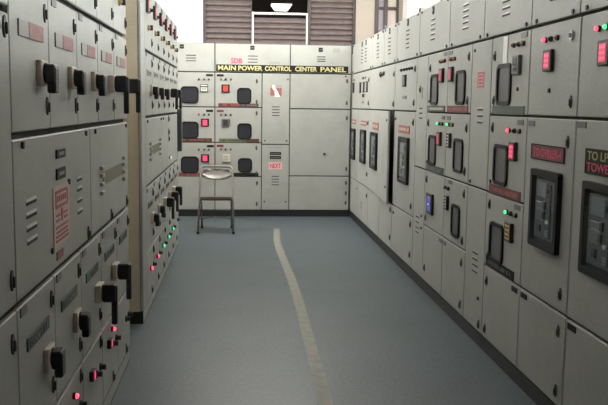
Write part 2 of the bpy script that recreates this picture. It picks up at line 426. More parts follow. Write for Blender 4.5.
# unseen lamp added in the left gap to brighten the tan end panel
t = thing('added_gap_lamp', 'small unseen lamp added in the gap between the two left cabinets', 'lamp', (LEFT_WALL, 5.0, 1.75), PI/2)
b = MB(); b.prism(rrect(.16, .22, .05), -.05, -.02, mat('added_gap_lamp_glow', (.9, .85, .75), .4, emit=(1, .9, .75), es=19)); link('diffuser', b.mesh('diffuser'), t)
link('housing', MB().prism(rrect(.2, .26, .06), -.02, 0, GRY).mesh('housing'), t)

# worn line on the floor
b = MB()
pts = [(0.455, 9.85), (0.41, 9.0), (0.42, 8.2), (0.45, 7.0), (0.455, 6.0), (0.447, 5.0), (0.44, 4.0), (0.435, 2.5), (0.43, 0.5)]
for (xa, ya), (xb, yb) in zip(pts, pts[1:]):
    ha, hb = 0.036, 0.038
    def fn():
        lo = [b.bm.verts.new(c) for c in ((xb-hb, yb, 0.0), (xb+hb, yb, 0.0), (xa+ha, ya, 0.0), (xa-ha, ya, 0.0))]
        hi = [b.bm.verts.new((v.co.x, v.co.y, 0.0012)) for v in lo]
        b.bm.faces.new(hi); b.bm.faces.new(lo[::-1])
        for i in range(4):
            j = (i+1) % 4; b.bm.faces.new((lo[i], lo[j], hi[j], hi[i]))
    b._add(fn, LINEM)
o = link('trim_1', b.mesh('painted_line')); o['kind'] = 'structure'

# ------------------------------------------------------------------ components
def m_door(w, h, M=None):
    return cached(('door', round(w, 3), round(h, 3), M), lambda: MB().box(-w/2, w/2, -0.016, 0.003, -h/2, h/2, M or P, 0.004).mesh('door'))
def m_latch():
    def f():
        b = MB(); pts = [(0.014*math.cos(a), 0.030*math.sin(a)) for a in [2*PI*i/12 for i in range(12)]]
        b.prism(pts, -0.005, 0, LATCH); b.box(-0.005, 0.005, -0.012, -0.005, -0.020, 0.012, LATCH, 0.002)
        return b.mesh('latch')
    return cached('latch', f)
def m_screw():
    return cached('screw', lambda: MB().cyl(0.011, -0.008, 0, BLK, 10).mesh('screw'))
def m_lock():
    def f():
        b = MB().cyl(0.022, -0.012, 0, STEEL, 14); b.cyl(0.012, -0.016, -0.012, BLK, 10); return b.mesh('lock')
    return cached('lock', f)
def m_window(w, h, rd, G):
    def f():
        b = MB(); b.ring(rrect(w, h, rd), rrect(w-0.044, h-0.044, max(rd-0.022, .008)), -0.012, 0.0, RUB)
        b.prism(rrect(w-0.04, h-0.04, max(rd-0.02, .008)), -0.003, 0.0, G); return b.mesh('viewing_window')
    return cached(('win', w, h, rd, G), f)
def m_meter(disp, s=0.105, sh=None, d=0.02, bez=BLK, dig=True):
    def f():
        h = sh or s; b = MB(); b.box(-s/2, s/2, -d, 0, -h/2, h/2, bez, 0.004)
        k = 0.30; b.box(-s*k, s*k, -d-0.0015, -d+0.002, -h*0.36, h*0.36, disp)
        if dig and disp is not DISP_D:
            D = DIGIT if disp in (DISP_R, DISP_P, DISP_O) else DIGITD
            for r in range(3):
                for c in range(4):
                    x = (-1.5 + c) * s*0.13; z = (1 - r) * h*0.22
                    b.box(x - s*.035, x + s*.035, -d-0.003, -d-0.0012, z - h*.06, z + h*.06, D)
        return b.mesh('digital_meter')
    return cached(('meter', disp, s, sh, d, bez, dig), f)
def m_dial():
    def f():
        b = MB(); b.box(-.05, .05, -.018, 0, -.05, .05, BLK, .004); b.box(-.042, .042, -.0195, -.016, -.042, .042, DIALW)
        b.box(-.042, .042, -.021, -.019, .012, .026, BLK); b.box(-.03, .028, -.021, -.019, -.014, -.006, GRY); return b.mesh('dial_meter')
    return cached('dial', f)
def m_lamp(lens, r=0.014, bez=BLK):
    def f():
        b = MB(); b.cyl(r, -0.012, 0, bez, 12); b.cyl(r*0.82, -0.022, -0.012, lens, 12, r1=r*0.5); return b.mesh('indicator_lamp')
    return cached(('lamp', lens, r, bez), f)
def m_push():
    def f():
        b = MB(); b.cyl(0.018, -0.008, 0, BLK, 12); b.cyl(0.012, -0.024, -0.008, BLK, 10); b.box(-.004, .004, -.028, -.024, -.012, .012, BLK); return b.mesh('push_button')
    return cached('push', f)
def m_tag(w=0.09, h=0.028, M=None):
    return cached(('tag', w, h, M), lambda: MB().box(-w/2, w/2, -0.004, 0, -h/2, h/2, M or GRY).mesh('tag'))
def m_plate(w, h, M, marks=None, rows=1, seed=0, M2=None, split=0.5):
    """name plate; illegible engraving as short strokes"""
    def f():
        b = MB(); b.box(-w/2, w/2, -0.005, 0, -h/2, h/2, M, 0.001)
        if M2: b.box(-w/2 + w*split, w/2, -0.0062, -0.004, -h/2, h/2, M2)
        if marks:
            R = random.Random(seed + int(w*1000))
            for r in range(rows):
                zc = h*(0.5 - (r+0.5)/rows); hh = h/rows*0.24; x = -w*0.42
                while x < w*0.42:
                    ww = R.uniform(0.008, 0.022)
                    if R.random() < 0.85: b.box(x, x+ww, -0.0075, -0.0045, zc-hh*R.uniform(.7, 1), zc+hh*R.uniform(.7, 1), marks)
                    x += ww + 0.008
        return b.mesh('name_plate')
    return cached(('plate', w, h, M, marks, rows, seed, M2), f)
def m_louvre(w=0.13):
    def f():
        b = MB()
        def fn():
            n = [(-w/2, 0, .007), (w/2, 0, .007), (w/2-.006, -.0035, -.001), (-w/2+.006, -.0035, -.001), (-w/2, 0, -.011), (w/2, 0, -.011)]
            v = [b.bm.verts.new(c) for c in n]
            for q in ((0, 1, 2, 3), (0, 3, 4), (1, 5, 2)): b.bm.faces.new([v[i] for i in q])
        b._add(fn, P)
        b.box(-w/2+.006, w/2-.006, -0.003, -0.0005, -0.0115, -0.001, JOINT_SHADE); return b.mesh('louvre', recalc=False)  # dark strip painted in for the shade of the slot opening
    return cached(('louv', w), f)
def m_handle(kind):
    """rotary isolator handle: pale square base, black boss, lever at the outer end"""
    def f():
        b = MB(); b.box(-.046, .046, -.027 if kind == 'long' else -.018, 0, -.041, .040, BEI, .003)
        if kind == 'long':
            b.cyl(.036, -.032, -.027, BLK, 14); b.box(-.034, .034, -.086, -.030, -.040, .040, BLK, .006); b.box(-.016, .016, -.092, -.067, -.145, .034, BLK, .004)
        else:
            b.cyl(.032, -.024, -.018, BLK, 14); b.box(-.032, .032, -.054, -.021, -.034, .027, BLK, .005); b.box(-.026, .026, -.056, -.028, -.064, .020, BLK, .005)
        return b.mesh('rotary_handle')
    return cached(('handle', kind), f)
def m_selector():
    def f():
        b = MB(); b.cyl(.022, -.006, 0, BRASS, 14); b.cyl(.02, -.022, -.006, BRASS, 12, r1=.008); b.box(-.007, .007, -.036, -.014, -.018, .018, BLK, .002)
        return b.mesh('selector_switch')
    return cached('sel', f)
def m_slot(w=.075, h=.125, M=DGL):
    return cached(('slot', w, h, M), lambda: MB().box(-w/2, w/2, -.014, 0, -h/2, h/2, RUB, .003).box(-w*.32, w*.32, -.0155, -.012, -h*.4, h*.4, M).mesh('slot_meter'))
def m_sqlabel(w=.055, h=.055):
    return cached(('sq', w, h), lambda: MB().box(-w/2, w/2, -.006, 0, -h/2, h/2, BLKP, .001).box(-w*.3, w*.3, -.007, -.005, -.006, .006, GRY).mesh('black_label'))

class Cab:
    """one cabinet; wall 'R','A','B','K'; v = metres along the wall, z = height"""
    PL = {'R': (1.537, -PI/2, -1), 'A': (-0.654, PI/2, 1), 'B': (-0.667, PI/2, 1), 'K': (10.967, 0.0, 1)}
    def __init__(s, wall, v0, v1, name, label, depth, z0, z1, plinth=True, group=None, side=None):
        s.wall = wall; s.s = Cab.PL[wall][2]; s.vc = (v0+v1)/2; pl = Cab.PL[wall][0]
        if wall == 'R': loc = (pl - 0.003*s.vc, s.vc, z0); rz = Cab.PL[wall][1] + 0.003
        elif wall == 'K': loc = (s.vc, pl, z0); rz = 0
        else: loc = (pl, s.vc, z0); rz = Cab.PL[wall][1]
        s.z0 = z0; s.root = thing(name, label, 'cabinet', loc, rz, group)
        w = v1 - v0; pz = 0.085 if plinth else 0.0
        b = MB(); k = .0005; b.box(-w/2+k, w/2-k, 0.0045, depth, pz, z1-z0, side or P)
        b.bm.faces.ensure_lookup_table(); b.bm.faces[0].material_index = b.mi(JOINT_SHADE)  # front face painted dark, also for the shaded inside behind the ajar door
        link('carcass', b.mesh('carcass'), s.root)
        if plinth:
            if wall in 'AB': link('kick_panel', MB().box(-w/2+.01, w/2-.004, -0.015, -.0142, .012, pz-.002, P).mesh('kick_panel'), s.root)
            link('plinth', MB().box(-w/2+k, w/2-k, -0.014, depth-0.02, 0, pz, PLINTH).mesh('plinth'), s.root)
    def lx(s, v): return s.s * (v - s.vc)
    def door(s, v0, v1, z0, z1, items=(), gap=(0.011, 0.013), name='door', M=None, ajar=0.0):
        w, h = v1-v0-gap[0], z1-z0-gap[1]
        dv, dz = (v0+v1)/2, (z0+z1)/2
        d = link(name, m_door(w, h, M), s.root, (s.lx(dv), -0.001, dz - s.z0))
        if ajar:      # swung about its far upright edge
            a = ajar; far = s.lx(v1 if s.s < 0 else v0); hw = w/2
            d.location = (far + hw*math.cos(a), -0.004 - hw*math.sin(a), dz - s.z0); d.rotation_euler = (0, 0, -a)
        for it in items: s.put(d, dv, dz, *it)
        return d
    def put(s, d, dv, dz, name, me, v, z, label=None, rz=0):
        o = link(name, me, d, (s.s*(v-dv), -0.016, z-dz), 0, label)
        return o

SCR = lambda v, z: ('screw', m_screw(), v, z)
LAT = lambda v, z: ('latch', m_latch(), v, z)
def LAMPS(vs, z, lens):
    return [('indicator_lamp', m_lamp(l), v, z, lab) for v, (l, lab) in zip(vs, lens)]
RL = (L_RED, 'lit red indicator lamp'); GL = (L_GRN, 'lit green indicator lamp'); AL = (L_AMB, 'amber indicator lamp')
BL = (L_BLK, None); RO = (L_REDD, 'unlit red indicator lamp'); GO = (L_GRND, None)
def LOU(v, zs, w=.13): return [('louvre', m_louvre(w), v, z) for z in zs]
def WIN(v, z, w=.235, h=.235, r=.045, G=None): return ('viewing_window', m_window(w, h, r, G or LGL), v, z)
def MET(v, z, disp, lab=None, **k): return ('digital_meter', m_meter(disp, **k), v, z, lab)
def TAG(v, z, M=None, w=.09): return ('tag', m_tag(w, .028, M), v, z)

Z1, Z2, Z3, Z4, PZ, ZT = 1.912, 1.456, 0.99, 0.54, 0.085, 2.295
RG = 'cabinets of the right-hand row'
RD = 0.8
# ------------------------------------------------------------------ right row
# busbar chamber along the top
ch = Cab('R', 2.2, 10.93, 'busbar_chamber', 'long busbar chamber of pale louvred covers along the top of the right-hand cabinets', RD, Z1, ZT, plinth=False)
cv = [10.93, 9.34, 8.57, 7.88, 6.89, 5.90, 5.06, 4.23, 3.62, 2.93, 2.2]  # last, unseen stretch lengthened to block light
lg = {0: [10.1, 9.8], 1: [8.96], 2: [8.27], 3: [7.38], 4: [6.42], 5: [5.49], 6: [4.65], 7: [3.92], 8: [3.27], 9: [2.56]}
for i, (a, c) in enumerate(zip(cv, cv[1:])):
    it = []
    for v in lg[i]:
        it += LOU(v, [2.18 - k*.038 for k in range(5)], .14)
        it.append(('black_label', m_sqlabel(.05, .06), v, 2.245))
    for v in (a - .075, c + .075): it += [SCR(v, 1.938), SCR(v, 2.27)]
    ch.door(c, a, Z1+.004, ZT, it, name='cover_panel', gap=(.008, .01))
for v in (9.4, 9.0, 7.3, 6.5, 5.6, 4.3, 3.7):
    b = MB(); b.box(-.05, .05, .03, .11, 0, .012, GRY); b.tube([(.035*math.cos(t), .07, .012+.05*math.sin(t)+.004) for t in [PI*k/8 for k in range(9)]], .011, GRY)
    link('lifting_eye', cached('eye', lambda: b.mesh('lifting_eye')), ch.root, (ch.lx(v), 0, ZT-Z1))

# C1: far corner, slim meters
c = Cab('R', 9.42, 10.93, 'breaker_cabinet', 'farthest cabinet of the right-hand row, with slim meters over two narrow breaker windows', RD, 0, Z1, group=RG)
it = [('slot_meter', m_slot(.10, .13), 10.77, 1.73), ('slot_meter', m_slot(.10, .13), 10.17, 1.72), ('slot_meter', m_slot(.09, .125, GRYL), 9.9, 1.72, 'pale slim meter'), ('slot_meter', m_slot(.09, .125, GRYL), 9.66, 1.72, 'pale slim meter'),
      TAG(10.77, 1.83, REDP, .12), TAG(9.98, 1.83, BLKP, .12), TAG(9.8, 1.83, REDP, .1), ('tag', m_tag(.16, .04, BLKP), 9.94, 1.62), TAG(9.95, 1.54, GRY, .14), LAT(9.52, 1.80), LAT(9.52, 1.53)]
c.door(9.42, 10.93, Z2, Z1, it)
def brk(v, z, w, h, lab=None, full=True):
    """breaker window: deep frame, breaker inside and the glass in front, all on one door"""
    def fr():
        b = MB(); b.ring(rrect(w, h, .012, 2), rrect(w-.06, h-.06, .006, 2), -.026, 0, RUB)
        b.prism(rrect(w-.05, h-.05, .006, 2), -.003, 0, BLKP)
        return b.mesh('window_frame')
    def bk():
        b = MB(); iw, ih = w-.08, h-.08
        b.box(-iw*.46, iw*.46, -.013, -.003, -ih*.47, ih*.47, mat_bk0, .003)
        b.box(-iw*.36, iw*.10, -.017, -.012, ih*.20, ih*.44, mat_bg, .002)
        b.box(-iw*.36, iw*.02, -.019, -.012, -ih*.18, ih*.12, mat_bg2, .003)
        b.box(-iw*.02, iw*.08, -.022, -.012, ih*.02, ih*.14, BLK, .002)
        b.box(-iw*.05, iw*.05, -.022, -.012, -ih*.14, -ih*.02, BLK, .002)
        b.box(-iw*.25, -iw*.12, -.022, -.012, -ih*.36, -ih*.24, BLK, .002)
        b.box(iw*.12, iw*.2, -.021, -.012, -ih*.2, -ih*.15, WHT); b.box(-iw*.3, -iw*.02, -.0205, -.018, ih*.0, ih*.02, GRYL)
        b.box(iw*.26, iw*.30, -.018, -.012, -ih*.42, ih*.42, BLK); b.box(iw*.14, iw*.2, -.019, -.012, ih*.28, ih*.36, BLK)
        for k in range(3): b.box(iw*.1, iw*.22, -.019, -.012, -ih*(.32+.04*k)-.004, -ih*(.32+.04*k)+.004, GRYL)
        return b.mesh('circuit_breaker')
    def gl(): return MB().box(-w/2+.028, w/2-.028, -.0245, -.0235, -h/2+.028, h/2-.028, BGLASS).mesh('glass_pane')
    return [('window_frame', cached(('bf', w, h), fr), v, z, lab), ('circuit_breaker', cached(('bk', w, h), bk), v, z), ('glass_pane', cached(('bg', w, h), gl), v, z)]
mat_bk0 = mat('breaker_dark_grey', (0.09, 0.095, 0.105), 0.4); mat_bg = mat('breaker_grey', (0.20, 0.215, 0.23), 0.4); mat_bg2 = mat('breaker_mid_grey', (0.17, 0.175, 0.18), 0.4)
c.door(10.3, 10.93, Z4, Z2, [('name_plate', m_plate(.36, .06, REDF, CRM, 1, 1), 10.68, 1.29)] + brk(10.68, 1.0, .34, .40))
c.door(9.42, 10.3, Z4, Z2, [('name_plate', m_plate(.42, .06, REDF, CRM, 1, 2), 9.86, 1.29)] + brk(9.82, 1.01, .36, .40) + [LAT(9.52, 1.3), LAT(9.52, .7)])
c.door(10.18, 10.93, PZ, Z4, [SCR(10.3, .45)]); c.door(9.42, 10.18, PZ, Z4, [('tag', m_tag(.10, .09, GRYL), 9.91, .29), LAT(9.5, .45)])

# C2: door ajar
c = Cab('R', 7.92, 9.42, 'breaker_cabinet', 'cabinet of the right-hand row whose middle door stands slightly ajar over a dark gap', RD, 0, Z1, group=RG)
c.door(7.92, 9.42, Z2, Z1, [('indicator_lamp', m_lamp(L_BLK, .03), 8.72, 1.83), ('indicator_lamp', m_lamp(L_BLK, .022), 8.62, 1.83), ('indicator_lamp', m_lamp(L_BLK, .022), 8.53, 1.835), LAT(7.98, 1.81), LAT(7.98, 1.52)])
c.door(7.92, 9.42, Z4, Z2, [('name_plate', m_plate(.46, .08, REDF, CRM, 1, 3), 8.85, 1.28)] + brk(8.9, 1.01, .50, .40) + [SCR(8.02, 1.36), SCR(8.02, .7)], ajar=0.036)
c.door(8.66, 9.42, PZ, Z4, []); c.door(7.92, 8.66, PZ, Z4, [LAT(7.99, .48), LAT(7.99, .2)])

# C3
c = Cab('R', 6.95, 7.92, 'breaker_cabinet', 'right-hand cabinet with five tiny lamps in a row above one tall breaker window', RD, 0, Z1, group=RG)
c.door(6.95, 7.92, Z2, Z1, LAMPS([7.60, 7.48, 7.36, 7.24, 7.14], 1.83, [BL]*5) + [('slot_meter', m_slot(.13, .105), 7.45, 1.73), ('tag', m_tag(.17, .028, GRY), 7.45, 1.58), LAT(7.02, 1.82), LAT(7.04, 1.53)])
c.door(6.95, 7.92, Z4, Z2, [('name_plate', m_plate(.50, .07, REDF, CRM, 1, 4), 7.43, 1.29)] + brk(7.38, 1.01, .42, .42) + [LAT(7.04, 1.36), LAT(7.04, .63), SCR(7.83, 1.38)])
c.door(6.95, 7.92, PZ, Z4, [LAT(7.04, .47), LAT(7.04, .2), SCR(7.83, .47)])

# C4: two doors side by side, with a louvred cable alley
c = Cab('R', 5.30, 6.95, 'feeder_cabinet', 'wide right-hand cabinet with paired doors, rounded windows and a blue lit meter', RD, 0, Z1, group=RG)
c.door(6.54, 6.95, Z3, Z1, LOU(6.76, [1.49, 1.45, 1.41], .12) + [('latch', m_latch(), 6.80, 1.64), ('tag', m_tag(.05, .09, GRYL), 6.74, 1.61)], name='alley_cover')
c.door(6.54, 6.95, PZ, Z3, LOU(6.77, [.58, .535, .49, .45], .12) + [SCR(6.62, .6), SCR(6.62, .5)], name='alley_cover')
A4, B4 = (5.91, 6.54), (5.30, 5.91)
PRD = lambda v, z, w, h, k: ('name_plate', m_plate(w, h, REDP, REDF, 1, k), v, z)
c.door(*A4, Z2, Z1, [WIN(6.30, 1.63), MET(6.07, 1.73, DISP_D, 'meter with a dim red display'), TAG(6.0, 1.883), ('name_plate', m_plate(.54, .045, REDF, CRM, 1, 11, GRNP, .0), 6.23, 1.484), LAT(6.46, 1.80), SCR(6.47, 1.54)] + LAMPS([6.12, 6.06, 6.0], 1.835, [RO, AL, AL]))
c.door(*B4, Z2, Z1, [WIN(5.55, 1.63), MET(5.80, 1.73, DISP_D, 'meter with a dim red display'), TAG(5.84, 1.883), PRD(5.62, 1.484, .54, .048, 12), LAT(5.37, 1.83), LAT(5.37, 1.54)] + LAMPS([5.83, 5.78, 5.72], 1.835, [RO, BL, AL]))
c.door(*A4, Z3, Z2, [WIN(6.31, 1.16), MET(6.08, 1.26, DISP_D, 'meter with a dim red display'), TAG(6.0, 1.42), ('name_plate', m_plate(.54, .055, GRNP, GRY, 1, 13), 6.22, 1.02), LAT(6.47, 1.37), SCR(6.48, 1.06)] + LAMPS([6.13, 6.07, 6.01], 1.373, [GL, BL, AL]))
c.door(*B4, Z3, Z2, [WIN(5.55, 1.165), MET(5.79, 1.26, DIALW, 'pale rectangular meter', s=.08, sh=.105), TAG(5.84, 1.42), LAT(5.37, 1.36), LAT(5.38, 1.07)] + LAMPS([5.84, 5.78, 5.72], 1.373, [GL, BL, AL]))
c.door(*A4, Z4, Z3, [MET(6.31, .74, DISP_B, 'blue lit square meter', s=.19, sh=.165, dig=False), LAT(6.47, .92), LAT(6.47, .61), ('indicator_lamp', m_lamp(L_WHT, .008), 6.32, .735, 'white glint of a lit digit on the blue meter')])  # white dot glows for a digit's glint, no lamp on the meter
c.door(*B4, Z4, Z3, [WIN(5.56, .71, .21, .23), MET(5.80, .81, DIALW, 'pale rectangular meter', s=.08, sh=.105), TAG(5.74, .965), LAT(5.37, .92), LAT(5.38, .6)] + LAMPS([5.85, 5.77], .915, [BL, BL]))
c.door(*A4, PZ, Z4, [TAG(5.97, .505), LAT(6.46, .2)]); c.door(*B4, PZ, Z4, [TAG(5.85, .505), LAT(5.38, .45), LAT(5.38, .16)])

# C5
c = Cab('R', 4.23, 5.30, 'feeder_cabinet', 'right-hand cabinet with a red printed sticker on its louvred strip beside windowed doors', RD, 0, Z1, group=RG)
def sticker():
    b = MB(); b.box(-.075, .075, -.002, 0, -.055, .055, mat('faded_sticker', (0.46, 0.36, 0.31), .6))
    b.ring(rrect(.135, .095, .004, 1), rrect(.115, .075, .003, 1), -.003, -.0015, REDT)
    for z in (.022, 0, -.022): b.box(-.045, .045, -.003, -.0015, z-.006, z+.006, REDT)
    return b.mesh('sticker')
c.door(4.88, 5.30, Z3, Z1, [('sticker', sticker(), 5.09, 1.67, 'red printed warning sticker')] + LOU(5.08, [1.49, 1.45, 1.41], .12) + [SCR(5.24, 1.86)], name='alley_cover')
c.door(4.88, 5.30, PZ, Z3, LOU(5.07, [.58, .54, .5, .46], .12) + [SCR(4.97, .3), SCR(5.24, 1.02), LAT(4.94, .14)], name='alley_cover')
D5 = (4.23, 4.88)
c.door(*D5, Z2, Z1, [WIN(4.63, 1.63, .25, .235), MET(4.41, 1.73, DISP_OFF, 'unlit grey meter', bez=GRY), ('white_strip', m_tag(.075, .15, WHT), 4.63, 1.825, 'white printed strip above the window'), TAG(4.33, 1.885),
     ('name_plate', m_plate(.55, .048, GRNP, None), 4.555, 1.484, 'blank dark green name plate'), LAT(4.82, 1.80), LAT(4.81, 1.54), SCR(4.40, 1.60)] + LAMPS([4.48, 4.40, 4.33], 1.84, [RO, BL, AL]))
c.door(*D5, Z3, Z2, [WIN(4.63, 1.17, .25, .235), MET(4.41, 1.26, DISP_R, 'meter with a bright red display'), TAG(4.33, 1.42), PRD(4.555, 1.02, .55, .055, 21), LAT(4.81, 1.38), SCR(4.81, 1.06)] + LAMPS([4.50, 4.41, 4.33], 1.373, [RL, BL, AL]))
c.door(*D5, Z4, Z3, [WIN(4.65, .71, .25, .235), MET(4.42, .81, DISP_A, 'amber lit meter', s=.11), TAG(4.32, .96), ('name_plate', m_plate(.50, .055, BLKP, GRY, 1, 22), 4.58, .575), LAT(4.81, .92), LAT(4.81, .60)] + LAMPS([4.48, 4.41, 4.33], .915, [GL, BL, AL]))
c.door(*D5, PZ, Z4, [TAG(4.31, .508, BLKP), LAT(4.81, .45), LAT(4.81, .15)])

# C6
c = Cab('R', 3.60, 4.23, 'breaker_cabinet', 'cabinet of the right-hand row with a red TO CHILLER-4 plate over a large breaker window', RD, 0, Z1, group=RG)
c.door(3.60, 4.23, Z2, Z1, [MET(3.95, 1.73, DISP_R, 'meter with a bright red display'), ('lock', m_lock(), 3.69, 1.83, 'round silver lock'), SCR(3.94, 1.585), LAT(3.67, 1.53)] + LAMPS([4.01, 3.94, 3.86], 1.833, [RL, BL, AL]))
def txtplate(w, h, lines, base):
    b = MB(); b.box(-w/2, w/2, -.006, 0, -h/2, h/2, base, .001)
    b.ring(rrect(w, h, .002, 1), rrect(w-.012, h-.012, .002, 1), -.008, -.004, BLKP)
    for t, tw, th, cx, cz, M in lines: b.text(t, tw, th, -.006, M, cx, cz, .015)
    return b.mesh('name_plate')
c.door(3.60, 4.23, Z4, Z2, [TAG(4.16, 1.42), ('name_plate', txtplate(.43, .078, [('TO CHILLER-4', .37, .042, 0, -.001, PINKT)], REDP), 3.92, 1.28, 'red plate lettered TO CHILLER-4'), LAT(3.68, 1.345)] + brk(3.90, 1.0, .36, .39) + [LAT(3.68, .63)])
c.door(3.60, 4.23, PZ, Z4, [TAG(4.16, .508, BLKP), LAT(3.68, .45), LAT(3.68, .16)])
# C7
c = Cab('R', 2.2, 3.60, 'breaker_cabinet', 'nearest right-hand cabinet, cut by the picture edge, with a yellow and red TOWER plate', RD, 0, Z1, group=RG)
c.door(2.93, 3.60, Z2, Z1, [MET(3.33, 1.73, DISP_R, 'meter with a bright red display'), LAT(3.02, 1.53)] + LAMPS([3.41, 3.33, 3.25], 1.835, [RL, GL, AL]))
c.door(2.93, 3.60, Z4, Z2, [TAG(3.535, 1.428), ('name_plate', txtplate(.40, .11, [('TO LPAR', .30, .038, -.03, .025, OLVT), ('TOWER-1', .30, .038, -.03, -.024, PINKT)], BLKP), 3.27, 1.275, 'plate lettered in yellow over red')] + brk(3.26, .99, .37, .40) + [LAT(3.02, 1.35)])
c.door(2.93, 3.60, PZ, Z4, [TAG(3.53, .508, BLKP), LAT(3.02, .45)])
c.door(2.2, 2.93, Z2, Z1, [LAT(2.28, 1.53)]); c.door(2.2, 2.93, Z4, Z2, [LAT(2.28, 1.35), LAT(2.28, .63)]); c.door(2.2, 2.93, PZ, Z4, [LAT(2.28, .45)])  # unseen near doors, cabinet lengthened to block light from the right wall

# ------------------------------------------------------------------ back row
KD = 0.88; ZTB = 2.29
KG = 'cabinets across the far end'
c = Cab('K', -0.95, -0.33, 'feeder_cabinet', 'left cabinet at the far end, partly hidden by the left row, with three windowed doors', KD, 0, ZTB, group=KG)
c.door(-.95, -.33, Z1, ZTB, LOU(-.64, [2.13, 2.095, 2.06], .14) + [('black_label', m_sqlabel(), -.76, 2.235)], name='cover_panel')
WK = lambda v, z, w=.235, h=.225: WIN(v, z, w, h, .05, DGL)
c.door(-.95, -.33, Z2, Z1, [WK(-.66, 1.61), ('dial_meter', m_dial(), -.47, 1.70, 'white dial meter'), TAG(-.40, 1.87, BLKP)] + LAMPS([-.54, -.47, -.41], 1.815, [BL]*3))
c.door(-.95, -.33, Z3, Z2, [WK(-.66, 1.15), MET(-.46, 1.25, DISP_P, 'meter with a bright pink display'), TAG(-.40, 1.405, BLKP), ('name_plate', m_plate(.50, .048, BRN, REDF, 1, 31), -.62, 1.02)] + LAMPS([-.54, -.47, -.41], 1.355, [RO, BL, GO]))
c.door(-.95, -.33, Z4, Z3, [WK(-.66, .69), MET(-.46, .78, DISP_P, 'meter with a bright pink display'), TAG(-.39, .94, BLKP), ('name_plate', m_plate(.30, .048, REDF, REDP, 1, 32), -.66, .565), ('name_plate', m_plate(.16, .04, BLKP, None), -.42, .565)] + LAMPS([-.54, -.47, -.41], .895, [RO, GO, GO]))
c.door(-.95, -.33, PZ, Z4, [])

c = Cab('K', -0.33, 0.66, 'feeder_cabinet', 'middle far-end cabinet behind the folding chair, with red SDB lettering on top', KD, 0, ZTB, group=KG)
def lettered(txt, w, h, M, back=None):
    b = MB()
    if back: b.box(-w*.62, w*.62, -.002, 0, -h*.75, h*.75, back)
    b.text(txt, w, h, -.0015, M, bold=.03); return b.mesh('lettering')
c.door(-.33, .66, Z1, ZTB, [('lettering', lettered('SDB', .15, .07, PINKT), -.045, 2.062, 'red letters SDB'), ('black_label', m_sqlabel(), .16, 2.235), TAG(.45, 2.045, GRYL, .14)] + LOU(.165, [2.135, 2.095, 2.055], .14), name='cover_panel')
c.door(-.33, .29, Z2, Z1, [MET(-.19, 1.70, DISP_O, 'meter with an orange red display', dig=False), WK(.055, 1.605, .19, .215), TAG(-.26, 1.87, BLKP), ('name_plate', m_plate(.53, .045, REDP, REDF, 1, 33, GRNP, .55), -.02, 1.485), LAT(.22, 1.80), LAT(.22, 1.53)] + LAMPS([-.25, -.19, -.12], 1.82, [RO, BL, GO]))
c.door(-.33, .29, Z3, Z2, [MET(-.19, 1.25, DISP_OFF, 'unlit dark meter', bez=GRY), WK(.06, 1.14, .19, .215), TAG(-.26, 1.405, REDP), ('name_plate', m_plate(.53, .05, OLV, GRNP, 1, 34, BRN, .68), -.01, 1.018), LAT(.22, 1.38)] + LAMPS([-.25, -.19, -.12], 1.355, [RO, BL, GO]))
c.door(-.33, .29, Z4, Z3, [MET(-.18, .785, DIALW, 'pale beige meter', bez=BEI), WK(.07, .69, .19, .19), TAG(-.26, .945, REDP), ('name_plate', m_plate(.50, .05, BLKP, None), .0, .562), LAT(.22, .92), LAT(.22, .58)] + LAMPS([-.25, -.19, -.12], .9, [RO, BL, GO]))
c.door(-.33, .29, PZ, Z4, [LAT(.23, .45), LAT(.23, .17)])
def highlight_sticker():
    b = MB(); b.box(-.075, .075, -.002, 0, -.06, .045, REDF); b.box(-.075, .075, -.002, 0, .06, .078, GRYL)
    b.prism([(-.055, .08), (-.015, .08), (-.01, .04), (.02, .0), (.055, -.075), (-.015, -.075), (-.02, .0), (-.045, .03)], -.004, -.001, mat('painted_white_highlight', (0.9, 0.87, 0.83), .2))  # white shape painted in for a lamp's reflection on the sticker
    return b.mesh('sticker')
c.door(.29, .66, Z3-.02, Z1, [('sticker', highlight_sticker(), .475, 1.675, 'red warning sticker with a painted white highlight'), SCR(.63, 1.83), SCR(.33, 1.02), SCR(.62, 1.02)] + LOU(.475, [1.475, 1.437, 1.40, 1.362], .11), name='alley_cover')
def vplate():
    b = MB(); b.box(-.075, .075, -.004, 0, -.02, .02, BLKP, .001)
    for k in range(6): b.box(-.06+k*.021, -.045+k*.021, -.005, -.0035, -.007, .007, GRY)
    return b.mesh('name_plate')
vp = vplate()
c.door(.29, .66, PZ, Z3-.02, [('name_plate', vp, .475, .85), ('name_plate', vp, .475, .797), ('tag', m_tag(.17, .012, GRYL), .475, .765), ('lettering', lettered('NEXT', .145, .062, REDT, PNKB), .475, .685, 'red letters NEXT on a pink sticker'), ('tag', m_tag(.2, .012, GRYL), .48, .93)] + LOU(.475, [.55, .512, .475, .437], .11) + [SCR(.33, .2), SCR(.62, .2)], name='alley_cover')

c = Cab('K', 0.66, 1.48, 'panel_cabinet', 'right cabinet at the far end, with large plain panels and no meters, in the corner', KD, 0, ZTB, group=KG)
c.door(.66, 1.475, Z1, ZTB, [('black_label', m_sqlabel(), 1.06, 2.225), ('tag', m_tag(.09, .05, GRYL), 1.27, 2.22, 'worn grey mark')] + LOU(1.07, [2.14, 2.11, 2.08], .12), name='cover_panel')
c.door(.66, 1.475, Z2-.01, Z1, [LAT(1.42, 1.82), LAT(1.42, 1.53), SCR(1.40, 1.88)], name='panel')
c.door(.66, 1.475, .55, Z2-.01, [LAT(1.425, 1.33), LAT(1.43, .65), ('lock', m_lock(), 1.13, .85, 'small round lock')], name='panel')
c.door(.66, 1.475, PZ, .55, [LAT(1.43, .46), LAT(1.43, .19), LAT(1.43, .32)], name='panel')
